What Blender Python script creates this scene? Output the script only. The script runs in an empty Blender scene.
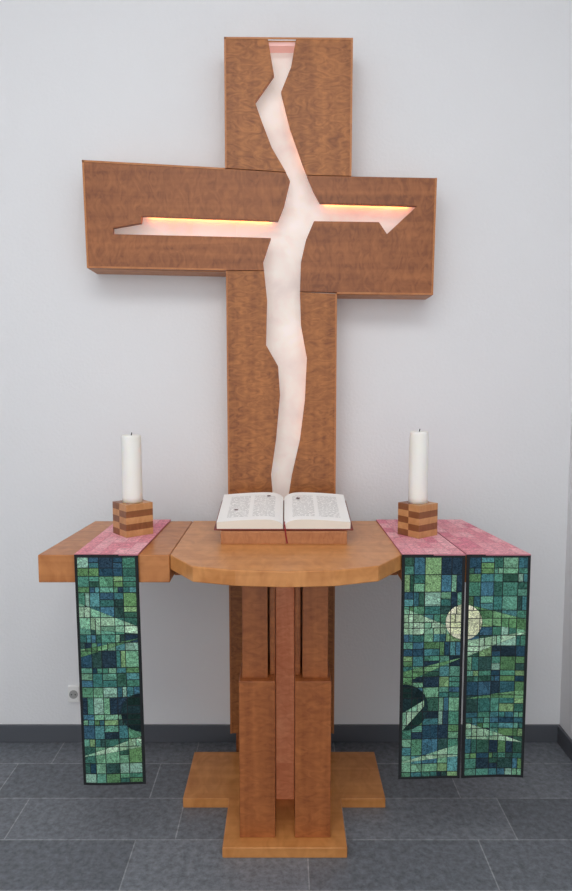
import bpy, bmesh, math, random
from mathutils import Vector, Matrix
random.seed(7)
F=669.0; HC=1.508; CY=-2.72; PIT=math.radians(5.17)
cp,sp=math.cos(PIT),math.sin(PIT)
def P(px,py,Y):
    u=(px-286)/F; v=(445.5-py)/F
    dy=cp+v*sp; dz=-sp+v*cp
    t=(Y-CY)/dy
    return (u*t, HC+dz*t)
def D(d): return CY+d      # distance from the viewer's standing line -> world Y
def srgb(r,g,b):
    f=lambda c:(c/255/12.92) if c/255<=0.04045 else ((c/255+0.055)/1.055)**2.4
    return (f(r),f(g),f(b),1)
sc=bpy.context.scene
sc.view_settings.view_transform='Standard'

# ---------------- materials ----------------
def newmat(name):
    m=bpy.data.materials.new(name); m.use_nodes=True
    nt=m.node_tree; b=nt.nodes['Principled BSDF']
    return m,nt,b
def ramp(nt,stops):
    r=nt.nodes.new('ShaderNodeValToRGB'); e=r.color_ramp.elements
    e[0].position,e[0].color=stops[0]; e[1].position,e[1].color=stops[-1]
    for p,c in stops[1:-1]:
        n=e.new(p); n.color=c
    return r
def wood(name,dark,light,axis='z',rough=0.38,seed=0.0,fig=(10,22),figrot=.6,emis=0,figw=.5,figd=1.6):
    m,nt,b=newmat(name); N=nt.nodes.new; L=nt.links.new
    tc=N('ShaderNodeTexCoord'); mp=N('ShaderNodeMapping')
    s={'x':(1.0,16,16),'y':(16,1.0,16),'z':(16,16,1.0)}[axis]
    mp.inputs['Scale'].default_value=s; mp.inputs['Location'].default_value=(seed,seed*1.7,seed*.6)
    L(tc.outputs['Object'],mp.inputs['Vector'])
    n1=N('ShaderNodeTexNoise'); n1.inputs['Scale'].default_value=1.6; n1.inputs['Detail'].default_value=5; n1.inputs['Distortion'].default_value=.5
    L(mp.outputs[0],n1.inputs['Vector'])
    mp2=N('ShaderNodeMapping'); a,c=fig
    s2={'x':(c,a,a),'y':(a,c,a),'z':(a,a,c)}[axis]
    mp2.inputs['Scale'].default_value=s2; mp2.inputs['Rotation'].default_value=(0.0,figrot,0.1)
    L(tc.outputs['Object'],mp2.inputs['Vector'])
    n2=N('ShaderNodeTexNoise'); n2.inputs['Scale'].default_value=2.0; n2.inputs['Detail'].default_value=2; n2.inputs['Distortion'].default_value=figd
    L(mp2.outputs[0],n2.inputs['Vector'])
    mx=N('ShaderNodeMath'); mx.operation='MULTIPLY_ADD'; mx.inputs[1].default_value=1-figw
    m2=N('ShaderNodeMath'); m2.operation='MULTIPLY'; m2.inputs[1].default_value=figw
    L(n2.outputs['Fac'],m2.inputs[0]); L(n1.outputs['Fac'],mx.inputs[0]); L(m2.outputs[0],mx.inputs[2])
    r=ramp(nt,[(0.34,dark),(0.66,light)])
    L(mx.outputs[0],r.inputs[0]); L(r.outputs[0],b.inputs['Base Color'])
    b.inputs['Roughness'].default_value=rough
    if emis:
        L(r.outputs[0],b.inputs['Emission Color']); b.inputs['Emission Strength'].default_value=emis
    bp=N('ShaderNodeBump'); bp.inputs['Strength'].default_value=.05; L(n1.outputs['Fac'],bp.inputs['Height']); L(bp.outputs[0],b.inputs['Normal'])
    return m
def plain(name,col,rough=.6,emit=None,es=0):
    m,nt,b=newmat(name); b.inputs['Base Color'].default_value=col; b.inputs['Roughness'].default_value=rough
    n=nt.nodes.new('ShaderNodeTexNoise'); n.inputs['Scale'].default_value=40
    bp=nt.nodes.new('ShaderNodeBump'); bp.inputs['Strength'].default_value=.03
    nt.links.new(n.outputs['Fac'],bp.inputs['Height']); nt.links.new(bp.outputs[0],b.inputs['Normal'])
    if emit: b.inputs['Emission Color'].default_value=emit; b.inputs['Emission Strength'].default_value=es
    return m
crossV=wood('cherry_vertical',srgb(130,74,34),srgb(184,116,60),'z',.48,fig=(8,17),figw=.62,figd=2.6)
crossH=wood('cherry_horizontal',srgb(124,70,36),srgb(170,104,58),'x',.48,seed=3,fig=(8,14),figrot=.15,figw=.5,figd=2.2)
trimW=wood('cherry_edge',srgb(172,106,54),srgb(196,130,76),'z')
topW=wood('table_top_wood',srgb(190,122,64),srgb(220,154,92),'x',rough=.32,seed=5,fig=(5,9))
wingW=wood('table_wing_wood',srgb(172,104,52),srgb(204,136,78),'x',rough=.34,seed=6,fig=(5,9))
colW=wood('column_wood',srgb(134,72,34),srgb(178,106,56),'z',rough=.42,seed=2)
baseW=wood('base_wood',srgb(184,118,58),srgb(212,146,84),'x',seed=9,fig=(5,9))

m,nt,b=newmat('white_plaster'); wallM=m
b.inputs['Base Color'].default_value=srgb(236,237,239); b.inputs['Roughness'].default_value=.9
tc=nt.nodes.new('ShaderNodeTexCoord'); n=nt.nodes.new('ShaderNodeTexNoise'); n.inputs['Scale'].default_value=90; n.inputs['Detail'].default_value=4
bp=nt.nodes.new('ShaderNodeBump'); bp.inputs['Strength'].default_value=.18; bp.inputs['Distance'].default_value=.01
nt.links.new(tc.outputs['Object'],n.inputs['Vector']); nt.links.new(n.outputs['Fac'],bp.inputs['Height']); nt.links.new(bp.outputs[0],b.inputs['Normal'])

m,nt,b=newmat('slate_tiles'); floorM=m
N=nt.nodes.new; L=nt.links.new
tc=N('ShaderNodeTexCoord'); mp=N('ShaderNodeMapping'); mp.inputs['Location'].default_value=(.36+.57*4+.14,.62+.225*20,0)
L(tc.outputs['Object'],mp.inputs['Vector'])
br=N('ShaderNodeTexBrick'); br.offset=.77; br.inputs['Scale'].default_value=1
br.inputs['Brick Width'].default_value=.57; br.inputs['Row Height'].default_value=.225; br.inputs['Mortar Size'].default_value=.0022; br.inputs['Mortar Smooth'].default_value=.1
br.inputs['Color1'].default_value=srgb(104,109,116); br.inputs['Color2'].default_value=srgb(124,129,136); br.inputs['Mortar'].default_value=srgb(156,159,163)
L(mp.outputs[0],br.inputs['Vector'])
n=N('ShaderNodeTexNoise'); n.inputs['Scale'].default_value=45; n.inputs['Detail'].default_value=8; n.inputs['Roughness'].default_value=.75
L(tc.outputs['Object'],n.inputs['Vector'])
r=ramp(nt,[(0.3,(.45,.45,.45,1)),(0.7,(1.45,1.45,1.45,1))]); L(n.outputs['Fac'],r.inputs[0])
mix=N('ShaderNodeMix'); mix.data_type='RGBA'; mix.blend_type='MULTIPLY'; mix.inputs[0].default_value=1
L(br.outputs['Color'],mix.inputs[6]); L(r.outputs[0],mix.inputs[7]); L(mix.outputs[2],b.inputs['Base Color'])
b.inputs['Roughness'].default_value=.38
bp=N('ShaderNodeBump'); bp.inputs['Strength'].default_value=.15; bp.inputs['Distance'].default_value=.01; L(n.outputs['Fac'],bp.inputs['Height']); L(bp.outputs[0],b.inputs['Normal'])
skirtM=plain('slate_skirting',srgb(86,90,97),.5)

# ---------------- mesh helpers ----------------
def empty(name,loc=(0,0,0),local=False):
    o=bpy.data.objects.new(name,None); o.empty_display_size=.1; o.location=loc; o['local']=local; sc.collection.objects.link(o); return o
def mk(name,bm,mats,parent=None,bevel=0,smooth=False):
    me=bpy.data.meshes.new(name); bmesh.ops.recalc_face_normals(bm,faces=bm.faces); bm.to_mesh(me); bm.free()
    o=bpy.data.objects.new(name,me); sc.collection.objects.link(o)
    for m in (mats if isinstance(mats,list) else [mats]): me.materials.append(m)
    if smooth:
        for p in me.polygons: p.use_smooth=True
    if bevel:
        md=o.modifiers.new('bevel','BEVEL'); md.width=bevel; md.segments=2; md.limit_method='ANGLE'; md.angle_limit=math.radians(30)
    if parent:
        o.parent=parent
        if not parent['local']: o.matrix_parent_inverse=Matrix.Translation(-Vector(parent.location))
    return o
def addbox(bm,x0,x1,y0,y1,z0,z1,mi=0):
    v=[bm.verts.new(c) for c in [(x0,y0,z0),(x1,y0,z0),(x1,y1,z0),(x0,y1,z0),(x0,y0,z1),(x1,y0,z1),(x1,y1,z1),(x0,y1,z1)]]
    for f in [(0,3,2,1),(4,5,6,7),(0,1,5,4),(1,2,6,5),(2,3,7,6),(3,0,4,7)]:
        bm.faces.new([v[i] for i in f]).material_index=mi
def box(name,x0,x1,y0,y1,z0,z1,mat,parent=None,bevel=.002):
    bm=bmesh.new(); addbox(bm,x0,x1,y0,y1,z0,z1); return mk(name,bm,mat,parent,bevel)
def prismXZ(bm,pts,y0,y1):
    a=[bm.verts.new((x,y0,z)) for x,z in pts]; c=[bm.verts.new((x,y1,z)) for x,z in pts]
    bm.faces.new(a); bm.faces.new(c[::-1]); n=len(pts)
    for i in range(n): bm.faces.new([a[i],c[i],c[(i+1)%n],a[(i+1)%n]])
def prismXY(bm,pts,z0,z1):
    a=[bm.verts.new((x,y,z0)) for x,y in pts]; c=[bm.verts.new((x,y,z1)) for x,y in pts]
    bm.faces.new(a); bm.faces.new(c[::-1]); n=len(pts)
    for i in range(n): bm.faces.new([a[i],c[i],c[(i+1)%n],a[(i+1)%n]])

# ---------------- room ----------------
XR=1.16; XL=-2.3; YF=-5.0; ZC=3.7
box('floor',XL,XR,YF,0,-.1,0,floorM,bevel=0)
box('wall_back',XL-.15,XR+.15,0,.15,-.1,ZC,wallM,bevel=0)
box('wall_right',XR,XR+.15,YF,0,-.1,ZC,wallM,bevel=0)
box('wall_left',XL-.15,XL,YF,0,-.1,ZC,wallM,bevel=0)
box('ceiling',XL-.15,XR+.15,YF,.15,ZC,ZC+.1,wallM,bevel=0)
box('baseboard_back',XL,XR,-.012,0,0,.075,skirtM,bevel=.002)
box('baseboard_right',XR-.012,XR,YF,-.012,0,.075,skirtM,bevel=.002)

# ---------------- cross ----------------
cross=empty('wall_cross',(0,-.07,0))
YC=-.14
def poly(pxs): return [P(x,y,YC) for x,y in pxs]
LUP=[(268,39),(274,75),(255,102),(262,122),(272,148),(286,172)]
RUP=[(296,39),(291,67),(281,92),(290,128),(303,165),(307,175)]
LDN=[(264,271),(267,300),(266,345),(278,366),(280,395),(276,440),(271,475),(273,500)]
RDN=[(300,292),(301,325),(307,358),(305,400),(300,440),(292,475),(288,500)]
zb=.11
xl=P(228.5,500,YC)[0]; xr=P(335.5,500,YC)[0]
panels={
 'upper_left_board':(poly([(224,37)]+LUP+[(225,168)]),crossV),
 'upper_right_board':(poly([RUP[0],(353,38),(351.5,176)]+RUP[::-1][:-1]),crossV),
 'arm_left_board':(poly([(82,160),(225,168.5),(286,172.5),(290,181),(284,206),(278,221),(142,216),(141,223),(113,228),(113,234),(240,237),(271,238),(263,262),(264,270.5),(225,270.5),(87,268)]),crossH),
 'arm_right_board':(poly([(307,175.5),(437,178),(433,295),(300,291.5),(301,262),(306,240),(314,221),(379,222),(387,234),(417,206),(320,203),(313,190)]),crossH),
 'lower_left_board':(poly([(226,271)]+LDN)+[(-.04,1.05),(-.04,zb),(xl,zb)],crossV),
 'lower_right_board':([(xr,zb),(.03,zb),(.02,1.05)]+poly(RDN[::-1]+[(337,294)]),crossV),
}
for nme,(pts,mt) in panels.items():
    bm=bmesh.new(); prismXZ(bm,pts,YC,YC+.022); mk(nme,bm,mt,cross,.0015)
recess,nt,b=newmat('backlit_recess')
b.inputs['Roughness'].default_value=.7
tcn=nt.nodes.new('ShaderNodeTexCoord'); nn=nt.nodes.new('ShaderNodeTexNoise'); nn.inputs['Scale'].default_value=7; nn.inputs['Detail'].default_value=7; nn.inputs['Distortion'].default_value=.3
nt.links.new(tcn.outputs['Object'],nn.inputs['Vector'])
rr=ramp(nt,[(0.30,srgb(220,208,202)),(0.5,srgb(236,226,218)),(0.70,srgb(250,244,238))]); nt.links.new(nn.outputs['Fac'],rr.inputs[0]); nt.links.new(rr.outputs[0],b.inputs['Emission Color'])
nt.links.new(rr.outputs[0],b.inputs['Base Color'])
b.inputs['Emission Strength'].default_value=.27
YB=-.07
bm=bmesh.new()
def rectpx(x0,x1,y0,y1):
    a=P(x0,y0,YC); c=P(x1,y1,YC); return a[0],c[0],c[1],a[1]
x0,x1,z0,z1=rectpx(234,330,42,290); addbox(bm,x0,x1,YB,-.001,.12,z1); xa_,xb_=x0,x1
x0,x1,z0,z1=rectpx(92,226,173,264); addbox(bm,x0,xa_-.0005,YB,-.001,z0,z1)
x0,x1,z0,z1=rectpx(350,428,183,288); addbox(bm,xb_+.0005,x1,YB,-.001,z0,z1)
mk('luminous_back_panel',bm,recess,cross)
cnt=[0]
def edgew(a,c,th=.013,y0=YC+.022,y1=-.001):
    cnt[0]+=1; k=(cnt[0]%2)*.0006
    a=Vector(a); c=Vector(c); d=(c-a).normalized(); nrm=Vector((d.y,-d.x))*th
    prismXZ(bm,[tuple(a),tuple(c),tuple(c+nrm),tuple(a+nrm)],y0+k,y1)
bm=bmesh.new()
outl=[(224,37),(353,38),(351.5,176),(437,178),(433,295),(337,294)]
for a,c in zip(outl,outl[1:]): edgew(P(*a,YC),P(*c,YC))
pl=[P(337,294,YC),(xr,zb),(xl,zb),P(226,271,YC)]
for a,c in zip(pl,pl[1:]): edgew(a,c)
outl=[(226,271),(87,268),(82,160),(225,168),(224,37)]
for a,c in zip(outl,outl[1:]): edgew(P(*a,YC),P(*c,YC))
mk('casing_sides',bm,trimW,cross)
# added box: warm pink glow at the opening's head put into its colour
a=P(266.5,39,YC); c=P(297.5,39,YC)
box('head_glow_box',a[0],c[0],YC+.0175,YB,a[1]-.0155,a[1]-.003,plain('pink_glow',srgb(228,186,180),.7,srgb(228,170,160),.35),cross,0)
bm=bmesh.new()
def lip(a,c,th=.007):
    cnt[0]+=1; k=(cnt[0]%2)*.0005
    a=Vector(a); c=Vector(c); d=(c-a).normalized(); nrm=Vector((d.y,-d.x))*th
    prismXZ(bm,[tuple(a),tuple(c),tuple(c+nrm),tuple(a+nrm)],YC-.0015-k,YC+.0005+k)
for a,c in [((353,38),(351.5,176)),((437,178),(433,295)),((433,295),(337,294)),((226,270.5),(87,268)),((87,268),(82,160)),((225,168),(224,37)),((82,160),(225,168)),((224,37),(353,38))]: lip(P(*a,YC),P(*c,YC))
lip(P(337,294,YC),(xr,zb),.006); lip((xl,zb),P(226,271,YC),.006)
mk('edge_lipping',bm,trimW,cross)
led=plain('warm_led',(1,.6,.3,1),.5,(1,.26,.03,1),16)
bm=bmesh.new()
def ledstrip(a,c,off=.016,v=False):
    a=P(*a,YC); c=P(*c,YC)
    if v: # strip set behind a side edge, offset sideways by off
        prismXZ(bm,[(a[0]+off,a[1]),(c[0]+off,c[1]),(c[0]+off+.004,c[1]),(a[0]+off+.004,a[1])],YB-.010,YB-.002)
    else:
        prismXZ(bm,[(a[0],a[1]+off),(c[0],c[1]+off),(c[0],c[1]+off+.005),(a[0],a[1]+off+.005)],YB-.010,YB-.002)
ledstrip((145,216),(272,221)); ledstrip((325,203),(412,206))
mk('led_strips',bm,led,cross)
led2=plain('warm_led_dim',(1,.6,.3,1),.5,(1,.34,.10,1),4)
bm=bmesh.new()
ledstrip((281,92),(290,128),.016,True); ledstrip((290,128),(303,165),.016,True)
ledstrip((301,325),(307,358),.018,True); ledstrip((307,358),(305,400),.018,True); ledstrip((305,400),(300,440),.018,True)
mk('led_strips_side',bm,led2,cross)
box('foot_block',xl+.02,xr-.02,-.10,-.03,0,zb,colW,cross)

# ---------------- altar table ----------------
T=.982
altar=empty('altar_table',(0,-.4,0))
yb=D(2.56); yf=D(2.04)
def slabXY(name,pts,z0,z1,mat,bev=.003):
    bm=bmesh.new(); prismXY(bm,pts,z0,z1); return mk(name,bm,mat,altar,bev)
slabXY('wing_left',[(-.772,yf),(-.362,yf),(-.362,yb),(-.742,yb)],T-.088,T,wingW)
slabXY('wing_right',[(.362,yf),(.745,yf),(.69,yb),(.362,yb)],T-.088,T,wingW)
slabXY('apse_top',[(-.36,yb),(-.36,yf),(-.272,D(1.905)),(-.145,D(1.865)),(0.0,D(1.85)),(.14,D(1.862)),(.27,D(1.91)),(.36,yf),(.36,yb)],T-.046,T+.001,topW)
box('cross_beam',-.361,.361,D(2.12),D(2.5),T-.088,T-.046,colW,altar)
pz=.036
cx=-.004
slabXY('foot_plate',[(cx-.365,D(2.268)),(cx-.2,D(2.268)),(cx-.2,D(2.013)),(cx+.2,D(2.013)),(cx+.2,D(2.268)),(cx+.36,D(2.268)),(cx+.36,D(2.575)),(cx-.365,D(2.575))],0.0,pz,baseW)
for s,nm in ((-1,'left'),(1,'right')):
    def bx(n,xa,xb,y0,y1,z0,z1,mat=colW):
        xa,xb=sorted((s*xa-.003,s*xb-.003)); box(n+'_'+nm,xa,xb,y0,y1,z0,z1,mat,altar,.002)
    bx('lower_block',.032,.148,D(2.06),D(2.30),pz,.565)
    bx('upper_post',.056,.138,D(2.085),D(2.30),.565,T-.046-.0)
    bx('inner_post',.033,.050,D(2.11),D(2.30),.565,T-.046)
    bx('rear_post',.05,.15,D(2.42),D(2.50),pz,T-.088)
strip=wood('lit_strip_wood',srgb(200,114,74),srgb(226,150,110),'z',seed=4,emis=.15)  # warm light on the strip put into the wood's colour and emission
box('centre_panel',-.0345,.0285,D(2.23),D(2.26),.19,T-.088,strip,altar)
box('centre_panel_foot',-.0345,.0285,D(2.262),D(2.28),pz,.19,strip,altar)

# ---------------- open bible on its wedge stand ----------------
stand=empty('book_stand',(0.005,D(2.3),T))
BX=-.008
bm=bmesh.new()
pts=[(D(2.175),T+.001),(D(2.47),T+.001),(D(2.47),T+.092),(D(2.175),T+.044)]
a=[bm.verts.new((BX-.208,y,z)) for y,z in pts]; c=[bm.verts.new((BX+.210,y,z)) for y,z in pts]
bm.faces.new(a); bm.faces.new(c[::-1])
for i in range(4): bm.faces.new([a[i],c[i],c[(i+1)%4],a[(i+1)%4]])
mk('wedge',bm,wood('stand_wood',srgb(166,104,64),srgb(196,134,88),'x'),stand,.002)
bible=empty('open_bible',(BX,D(2.178),T+.0462),True)
bible.rotation_euler=(math.atan2(.048,.295),0,0)
cover=plain('leather_cover',srgb(124,50,38),.5)
bm=bmesh.new(); addbox(bm,-.231,.231,0,.292,0,.005); mk('cover',bm,cover,bible,.002)
pg,nt,b=newmat('printed_page'); N=nt.nodes.new; L=nt.links.new
tc=N('ShaderNodeTexCoord'); sx=N('ShaderNodeSeparateXYZ'); L(tc.outputs['Object'],sx.inputs[0])
def M(op,a,bv=None,c=None):
    n=N('ShaderNodeMath'); n.operation=op
    for i,q in enumerate((a,bv,c)):
        if q is None: continue
        if isinstance(q,(int,float)): n.inputs[i].default_value=q
        else: L(q,n.inputs[i])
    return n.outputs[0]
ax=M('ABSOLUTE',sx.outputs[0])
def rng(v,lo,hi): return M('MULTIPLY',M('GREATER_THAN',v,lo),M('LESS_THAN',v,hi))
cols=M('ADD',rng(ax,.030,.105),rng(ax,.119,.190))
rows=rng(sx.outputs[1],.035,.250)
ln=M('GREATER_THAN',M('FRACT',M('MULTIPLY',sx.outputs[1],95.)),.5)
mp=N('ShaderNodeMapping'); mp.inputs['Scale'].default_value=(130,95,0); L(tc.outputs['Object'],mp.inputs['Vector'])
nz=N('ShaderNodeTexNoise'); nz.inputs['Scale'].default_value=1.1; L(mp.outputs[0],nz.inputs['Vector'])
wd=M('GREATER_THAN',nz.outputs['Fac'],.44)
fac=M('MULTIPLY',M('MULTIPLY',cols,rows),M('MULTIPLY',ln,wd))
fac=M('MULTIPLY',fac,.42)
mix=N('ShaderNodeMix'); mix.data_type='RGBA'; L(fac,mix.inputs[0]); mix.inputs[6].default_value=srgb(253,252,249); mix.inputs[7].default_value=srgb(90,88,86)
L(mix.outputs[2],b.inputs['Base Color']); b.inputs['Roughness'].default_value=.7
edgeM=plain('page_edges',srgb(242,238,226),.8)
for s,nm in ((-1,'left'),(1,'right')):
    bm=bmesh.new(); n=22; top=[];bot=[]
    for i in range(n+1):
        q=i/n; x=.002+q*.219
        z=.040-.024*math.exp(-x/.018)-.011*q*q
        top.append((s*x,z)); bot.append((s*x,.0055))
    rowsv=[]
    for y in (.002,.286):
        rowsv.append(([bm.verts.new((x,y,z)) for x,z in top],[bm.verts.new((x,y,z)) for x,z in bot]))
    (t0,b0),(t1,b1)=rowsv
    for i in range(n):
        bm.faces.new([t0[i],t0[i+1],t1[i+1],t1[i]]).material_index=0
        bm.faces.new([b0[i],b0[i+1],b1[i+1],b1[i]]).material_index=1
        bm.faces.new([t0[i],t0[i+1],b0[i+1],b0[i]]).material_index=1
        bm.faces.new([t1[i],t1[i+1],b1[i+1],b1[i]]).material_index=1
    bm.faces.new([t0[0],t1[0],b1[0],b0[0]]).material_index=1
    bm.faces.new([t0[n],t1[n],b1[n],b0[n]]).material_index=1
    mk('pages_'+nm,bm,[pg,edgeM],bible)
rib=plain('ribbon_red',srgb(140,24,32),.5)
bm=bmesh.new(); 
def strip3(pts,w):
    prev=None
    for x,y,z in pts:
        cur=(bm.verts.new((x-w/2,y,z)),bm.verts.new((x+w/2,y,z)))
        if prev: bm.faces.new([prev[0],prev[1],cur[1],cur[0]])
        prev=cur
strip3([(.003,.03,.021),(.003,.0,.021),(.005,-.006,.010),(.007,-.008,-.01),(.010,-.010,-.028),(.012,-.012,-.04)],.005)
mk('bookmark_ribbon',bm,rib,bible)
bm=bmesh.new()
for x,y in ((-.06,.232),(-.170,.10),(.045,.205)):
    z=.0412-.011*(abs(x)/.219)**2; v=[bm.verts.new((x+dx,y+dy,z)) for dx,dy in ((0,0),(.012,0),(.012,.014),(0,.014))]; bm.faces.new(v)
mk('initials',bm,plain('ink_dark',srgb(110,84,84),.7),bible)

# ---------------- candles ----------------
lightW=wood('maple_layer',srgb(190,134,84),srgb(214,162,110),'x'); darkW=wood('walnut_layer',srgb(124,74,44),srgb(152,98,62),'x')
wax=plain('ivory_wax',srgb(248,247,240),.45); wax.node_tree.nodes['Principled BSDF'].inputs['Subsurface Weight'].default_value=.3
wax.node_tree.nodes['Principled BSDF'].inputs['Subsurface Radius'].default_value=(.02,.015,.01)
wick=plain('wick',(.01,.01,.01,1),.9)
for (x,d,rot,S,cr,chh) in ((-.538,2.318,math.radians(40),.102,.035,.235),(.459,2.30,math.radians(38),.096,.0335,.249)):
    e=empty('candle_holder',(x,D(d),T+.0062),True); e.rotation_euler=(0,0,rot)
    bm=bmesh.new(); k=5; h=.112/k
    for i in range(k):
        A=i%2; 
        addbox(bm,-S/2,0,-S/2,0,i*h,(i+1)*h,A); addbox(bm,0,S/2,-S/2,0,i*h,(i+1)*h,A)
        addbox(bm,-S/2,0,0,S/2,i*h,(i+1)*h,1-A); addbox(bm,0,S/2,0,S/2,i*h,(i+1)*h,1-A)
    mk('laminated_block',bm,[lightW,darkW],e)
    pe=empty('pillar_candle',(x,D(d),T+.1187),True)
    prof=[(0,0),(cr,0),(cr,.02),(cr*.97,chh-.012),(cr*.93,chh-.004),(cr*.84,chh),(cr*.5,chh-.002),(.004,chh-.003),(0,chh-.003)]
    bm=bmesh.new(); seg=40; rings=[]
    for r_,z in prof:
        rings.append([bm.verts.new((0,0,z))] if r_==0 else [bm.verts.new((r_*math.cos(2*math.pi*j/seg),r_*math.sin(2*math.pi*j/seg),z)) for j in range(seg)])
    for r0,r1 in zip(rings,rings[1:]):
        for j in range(seg):
            j2=(j+1)%seg
            if len(r0)==1: bm.faces.new([r0[0],r1[j],r1[j2]])
            elif len(r1)==1: bm.faces.new([r0[j],r0[j2],r1[0]])
            else: bm.faces.new([r0[j],r0[j2],r1[j2],r1[j]])
    mk('wax_body',bm,wax,pe,smooth=True)
    bm=bmesh.new(); bmesh.ops.create_cone(bm,cap_ends=True,segments=10,radius1=.002,radius2=.0015,depth=.012)
    for v in bm.verts: v.co.z+=chh+.002; v.co.x+=max(0,v.co.z-chh)*.3
    mk('wick',bm,wick,pe)

# ---------------- patchwork banners ----------------
def patchmat(name,lo,hi,scale):
    pm,nt,b=newmat(name); N=nt.nodes.new; L=nt.links.new
    at=N('ShaderNodeAttribute'); at.attribute_name='Col'
    tc=N('ShaderNodeTexCoord'); vz=N('ShaderNodeTexNoise'); vz.inputs['Scale'].default_value=scale; vz.inputs['Detail'].default_value=4; vz.inputs['Distortion'].default_value=1.5
    L(tc.outputs['Object'],vz.inputs['Vector'])
    r=ramp(nt,[(0.36,(lo,lo,lo,1)),(0.64,(hi,hi,hi,1))]); L(vz.outputs['Fac'],r.inputs[0])
    mix=N('ShaderNodeMix'); mix.data_type='RGBA'; mix.blend_type='MULTIPLY'; mix.inputs[0].default_value=1
    L(at.outputs['Color'],mix.inputs[6]); L(r.outputs[0],mix.inputs[7]); L(mix.outputs[2],b.inputs['Base Color'])
    b.inputs['Roughness'].default_value=.85; b.inputs['Specular IOR Level'].default_value=.15
    return pm
pm=patchmat('batik_patches',.5,1.6,170)
pkm=patchmat('batik_pink',.8,1.25,90)
blackM=plain('black_binding',srgb(28,30,33),.9)
pinkM=plain('pink_cotton',srgb(214,138,152),.9)
def clip(poly,a,bq,off,keep):
    dx,dy=bq[0]-a[0],bq[1]-a[1]; l=math.hypot(dx,dy); nx,ny=-dy/l,dx/l
    s=[((p[0]-a[0])*nx+(p[1]-a[1])*ny)*keep-off for p in poly]
    out=[]
    for i in range(len(poly)):
        p,q=poly[i],poly[(i+1)%len(poly)]; u,v=s[i],s[(i+1)%len(poly)]
        if u>=0: out.append(p)
        if (u>=0)!=(v>=0):
            t=u/(u-v); out.append((p[0]+t*(q[0]-p[0]),p[1]+t*(q[1]-p[1])))
    return out if len(out)>=3 else None
def area(p): return abs(sum(p[i][0]*p[(i+1)%len(p)][1]-p[(i+1)%len(p)][0]*p[i][1] for i in range(len(p))))/2
G=.0008
def split(pieces,shape,colfn):
    res=[]
    for poly_,col in pieces:
        rest=poly_
        for i in range(len(shape)):
            a,bq=shape[i],shape[(i+1)%len(shape)]
            o=clip(rest,a,bq,G,-1)
            if o and area(o)>4e-6: res.append((o,col))
            rest=clip(rest,a,bq,0,1)
            if not rest: break
        if rest and area(rest)>4e-6: res.append((rest,colfn(col)))
    return res
pal=[srgb(*c) for c in [(56,100,110),(42,74,92),(68,120,124),(74,128,108),(58,104,92),(90,142,112),(112,162,130),(40,60,76),(66,110,128),(52,90,76),(84,138,140),(116,162,134),(36,54,66),(58,94,114),(96,150,130),(60,112,106),(134,172,154),(76,130,114),(100,142,94),(82,122,84),(122,158,112),(48,78,74)]]
lightpal=[srgb(*c) for c in [(156,192,162),(134,180,152),(172,204,176),(142,176,144),(120,168,140)]]
cream=[srgb(*c) for c in [(216,220,184),(204,212,170),(222,222,196)]]
darkpal=[srgb(*c) for c in [(24,42,46),(28,52,48),(22,36,42),(34,56,60)]]
greenpal=[srgb(*c) for c in [(94,140,96),(114,160,116),(84,128,90)]]
def lightf(c): return random.choice(lightpal)
def creamf(c): return random.choice(cream)
def darkf(c): return random.choice(darkpal)
def greenf(c): return random.choice(greenpal)
YBan=D(2.028)
def ccw(p):
    s=sum(p[i][0]*p[(i+1)%len(p)][1]-p[(i+1)%len(p)][0]*p[i][1] for i in range(len(p)))
    return p if s>0 else p[::-1]
def circ(px,py,rpx):
    c=P(px,py,YBan); r_=rpx*2.1/F
    return [(c[0]+r_*math.cos(2*math.pi*i/26),c[1]+r_*math.sin(2*math.pi*i/26)) for i in range(26)]
def tri(*pts): return ccw([P(x,y,YBan) for x,y in pts])
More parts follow.
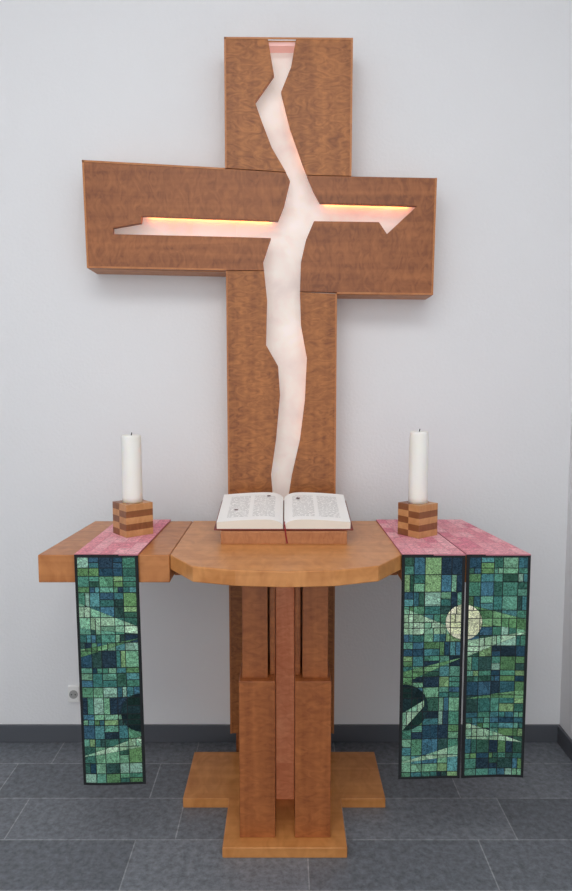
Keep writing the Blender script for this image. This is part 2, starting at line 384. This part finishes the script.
def banner(name,xa,xb,xba,xbb,zbot,shapes,wv,shear=0):
    e=empty(name,((xa+xb)/2,YBan,T))
    ztop=T+.004
    wave=lambda x,z:-.0035*math.sin((x-xa)*22+wv)*min(1,(ztop-z)/.35)
    sh=lambda z:shear*(ztop-z)/(ztop-zbot)
    bm=bmesh.new(); nx,nz=10,24
    def layer(y):
        return [[bm.verts.new((xa+(xb-xa)*i/nx+sh(zbot+(ztop-zbot)*j/nz),y+wave(xa+(xb-xa)*i/nx,zbot+(ztop-zbot)*j/nz),zbot+(ztop-zbot)*j/nz)) for i in range(nx+1)] for j in range(nz+1)]
    A=layer(YBan); B=layer(YBan+.004)
    for j in range(nz):
        for i in range(nx):
            bm.faces.new([A[j][i],A[j][i+1],A[j+1][i+1],A[j+1][i]]); bm.faces.new([B[j][i],B[j+1][i],B[j+1][i+1],B[j][i+1]])
        bm.faces.new([A[j][0],A[j+1][0],B[j+1][0],B[j][0]]); bm.faces.new([A[j][nx],B[j][nx],B[j+1][nx],A[j+1][nx]])
    for i in range(nx):
        bm.faces.new([A[0][i],B[0][i],B[0][i+1],A[0][i+1]]); bm.faces.new([A[nz][i],A[nz][i+1],B[nz][i+1],B[nz][i]])
    mk('binding_cloth',bm,blackM,e)
    m_=.008; x=xa+m_; xs=[x]
    ncol=5; ws=[random.uniform(.7,1.35) for _ in range(ncol)]; tot=sum(ws)
    for w in ws: x+=w/tot*(xb-xa-2*m_); xs.append(x)
    pieces=[]
    z=ztop-m_; 
    while z>zbot+m_+.004:
        h=random.choice([.018,.026,.034,.045,.055]); z2=max(z-h,zbot+m_)
        if z2-zbot-m_<.012: z2=zbot+m_
        for i in range(ncol):
            x0_,x1_=xs[i],xs[i+1]
            q=random.random(); g=.0013
            if q<.22 and z-z2>.03:
                zm=(z+z2)/2
                for (za,zc) in ((z2,zm),(zm,z)): pieces.append(([(x0_+g,za+g),(x1_-g,za+g),(x1_-g,zc-g),(x0_+g,zc-g)],random.choice(pal)))
            elif q<.40:
                xm=x0_+(x1_-x0_)*random.uniform(.4,.6)
                for (u0,u1) in ((x0_,xm),(xm,x1_)): pieces.append(([(u0+g,z2+g),(u1-g,z2+g),(u1-g,z-g),(u0+g,z-g)],random.choice(pal)))
            else: pieces.append(([(x0_+g,z2+g),(x1_-g,z2+g),(x1_-g,z-g),(x0_+g,z-g)],random.choice(pal)))
        z=z2
    for shp,fn in shapes: pieces=split(pieces,shp,fn)
    bm=bmesh.new(); cl=bm.loops.layers.float_color.new('Col')
    for p_,c_ in pieces:
        k=random.uniform(.78,1.22)
        vs=[bm.verts.new((x_+sh(z_),YBan-.0012+wave(x_,z_),z_)) for x_,z_ in p_]
        f=bm.faces.new(vs)
        for lp in f.loops: lp[cl]=(c_[0]*k,c_[1]*k,c_[2]*k,1)
    mk('patches',bm,pm,e)
    bm=bmesh.new(); cl=bm.loops.layers.float_color.new('Col')
    pk=[srgb(*c) for c in [(230,154,166),(236,168,178),(224,142,158),(240,180,188),(232,160,170)]]
    yk=yb+.004; ny=7
    for j in range(ny):
        for i in range(5):
            def pt(u,v): 
                return ((xa+(xb-xa)*u)*(1-v)+(xba+(xbb-xba)*u)*v, YBan+(yk-YBan)*v)
            u0,u1=i/5,(i+1)/5; v0,v1=j/ny,(j+1)/ny
            vs=[bm.verts.new((*pt(a_,c_),T+.0055)) for a_,c_ in ((u0+.004,v0+.002),(u1-.004,v0+.002),(u1-.004,v1-.002),(u0+.004,v1-.002))]
            f=bm.faces.new(vs); c_=random.choice(pk)
            for lp in f.loops: lp[cl]=c_
    mk('pink_patches',bm,pkm,e)
    bm=bmesh.new(); prismXY(bm,[(xa,YBan),(xb,YBan),(xbb,yk),(xba,yk)],T+.0015,T+.0045); mk('pink_cloth',bm,pinkM,e)
    return e
banner('altar_banner',-.655,-.458,-.653,-.447,.238,[
  (tri((76,602),(140,628),(140,634),(80,628)),lightf),
  (tri((76,650),(140,638),(76,658)),greenf),
  (circ(139,713,20),darkf),
  (tri((78,757),(146,734),(146,746)),lightf)],0.3,.010)
banner('altar_banner',.359,.555,.35,.521,.258,[
  (tri((400,606),(466,634),(400,634)),lightf),
  (tri((400,672),(462,658),(400,684)),greenf),
  (circ(464,622,18),creamf),
  (circ(404,707,24),darkf),
  (tri((400,714),(424,700),(424,706),(402,730)),lightf),
  (tri((400,762),(462,744),(462,756)),lightf)],1.2,-.001)
banner('altar_banner',.559,.757,.525,.682,.262,[
  (tri((467,604),(528,620),(528,630),(467,622)),greenf),
  (tri((467,640),(528,632),(467,656)),lightf),
  (circ(464,622,18),creamf),
  (tri((466,698),(524,690),(524,698)),greenf),
  (tri((466,722),(522,742),(466,738)),lightf)],2.0,-.001)

# ---------------- wall socket ----------------
so=empty('wall_socket',(0,0,0))
whiteP=plain('socket_plastic',srgb(244,244,242),.35)
sx_,sz_=P(74.5,693,0)
box('frame',sx_-.024,sx_+.024,-.012,-.0005,sz_-.036,sz_+.036,whiteP,so,.004)
bm=bmesh.new(); bmesh.ops.create_cone(bm,cap_ends=True,segments=32,radius1=.018,radius2=.018,depth=.004)
for v in bm.verts: v.co=Vector((v.co.x+sx_,-.013+v.co.z,v.co.y+sz_))
mk('well',bm,plain('socket_well',srgb(170,170,168),.5),so)
bm=bmesh.new()
for dx in (-.008,.008):
    addbox(bm,sx_+dx-.002,sx_+dx+.002,-.0165,-.014,sz_-.002,sz_+.002)
mk('pin_holes',bm,wick,so)

# ---------------- light ----------------
w=bpy.data.worlds.new('world'); sc.world=w; w.use_nodes=True
w.node_tree.nodes['Background'].inputs[0].default_value=(.98,.987,1,1); w.node_tree.nodes['Background'].inputs[1].default_value=1.6
def area_light(name,loc,rot,sx,sy,pw,col):
    l=bpy.data.lights.new(name,'AREA'); l.shape='RECTANGLE'; l.size=sx; l.size_y=sy; l.energy=pw; l.color=col
    o=bpy.data.objects.new(name,l); o.location=loc; o.rotation_euler=rot; sc.collection.objects.link(o)
area_light('overhead_fill',(-.3,-2.4,3.65),(math.radians(8),0,0),2.4,1.6,48,(1,.995,.985))  # unseen soft area lamp added under the closed ceiling
cam=bpy.data.cameras.new('camera'); co=bpy.data.objects.new('camera',cam); sc.collection.objects.link(co)
cam.sensor_fit='VERTICAL'; cam.sensor_height=24; cam.lens=F/891*24
co.location=(0,CY,HC); co.rotation_euler=(math.radians(90)-PIT,0,0); sc.camera=co
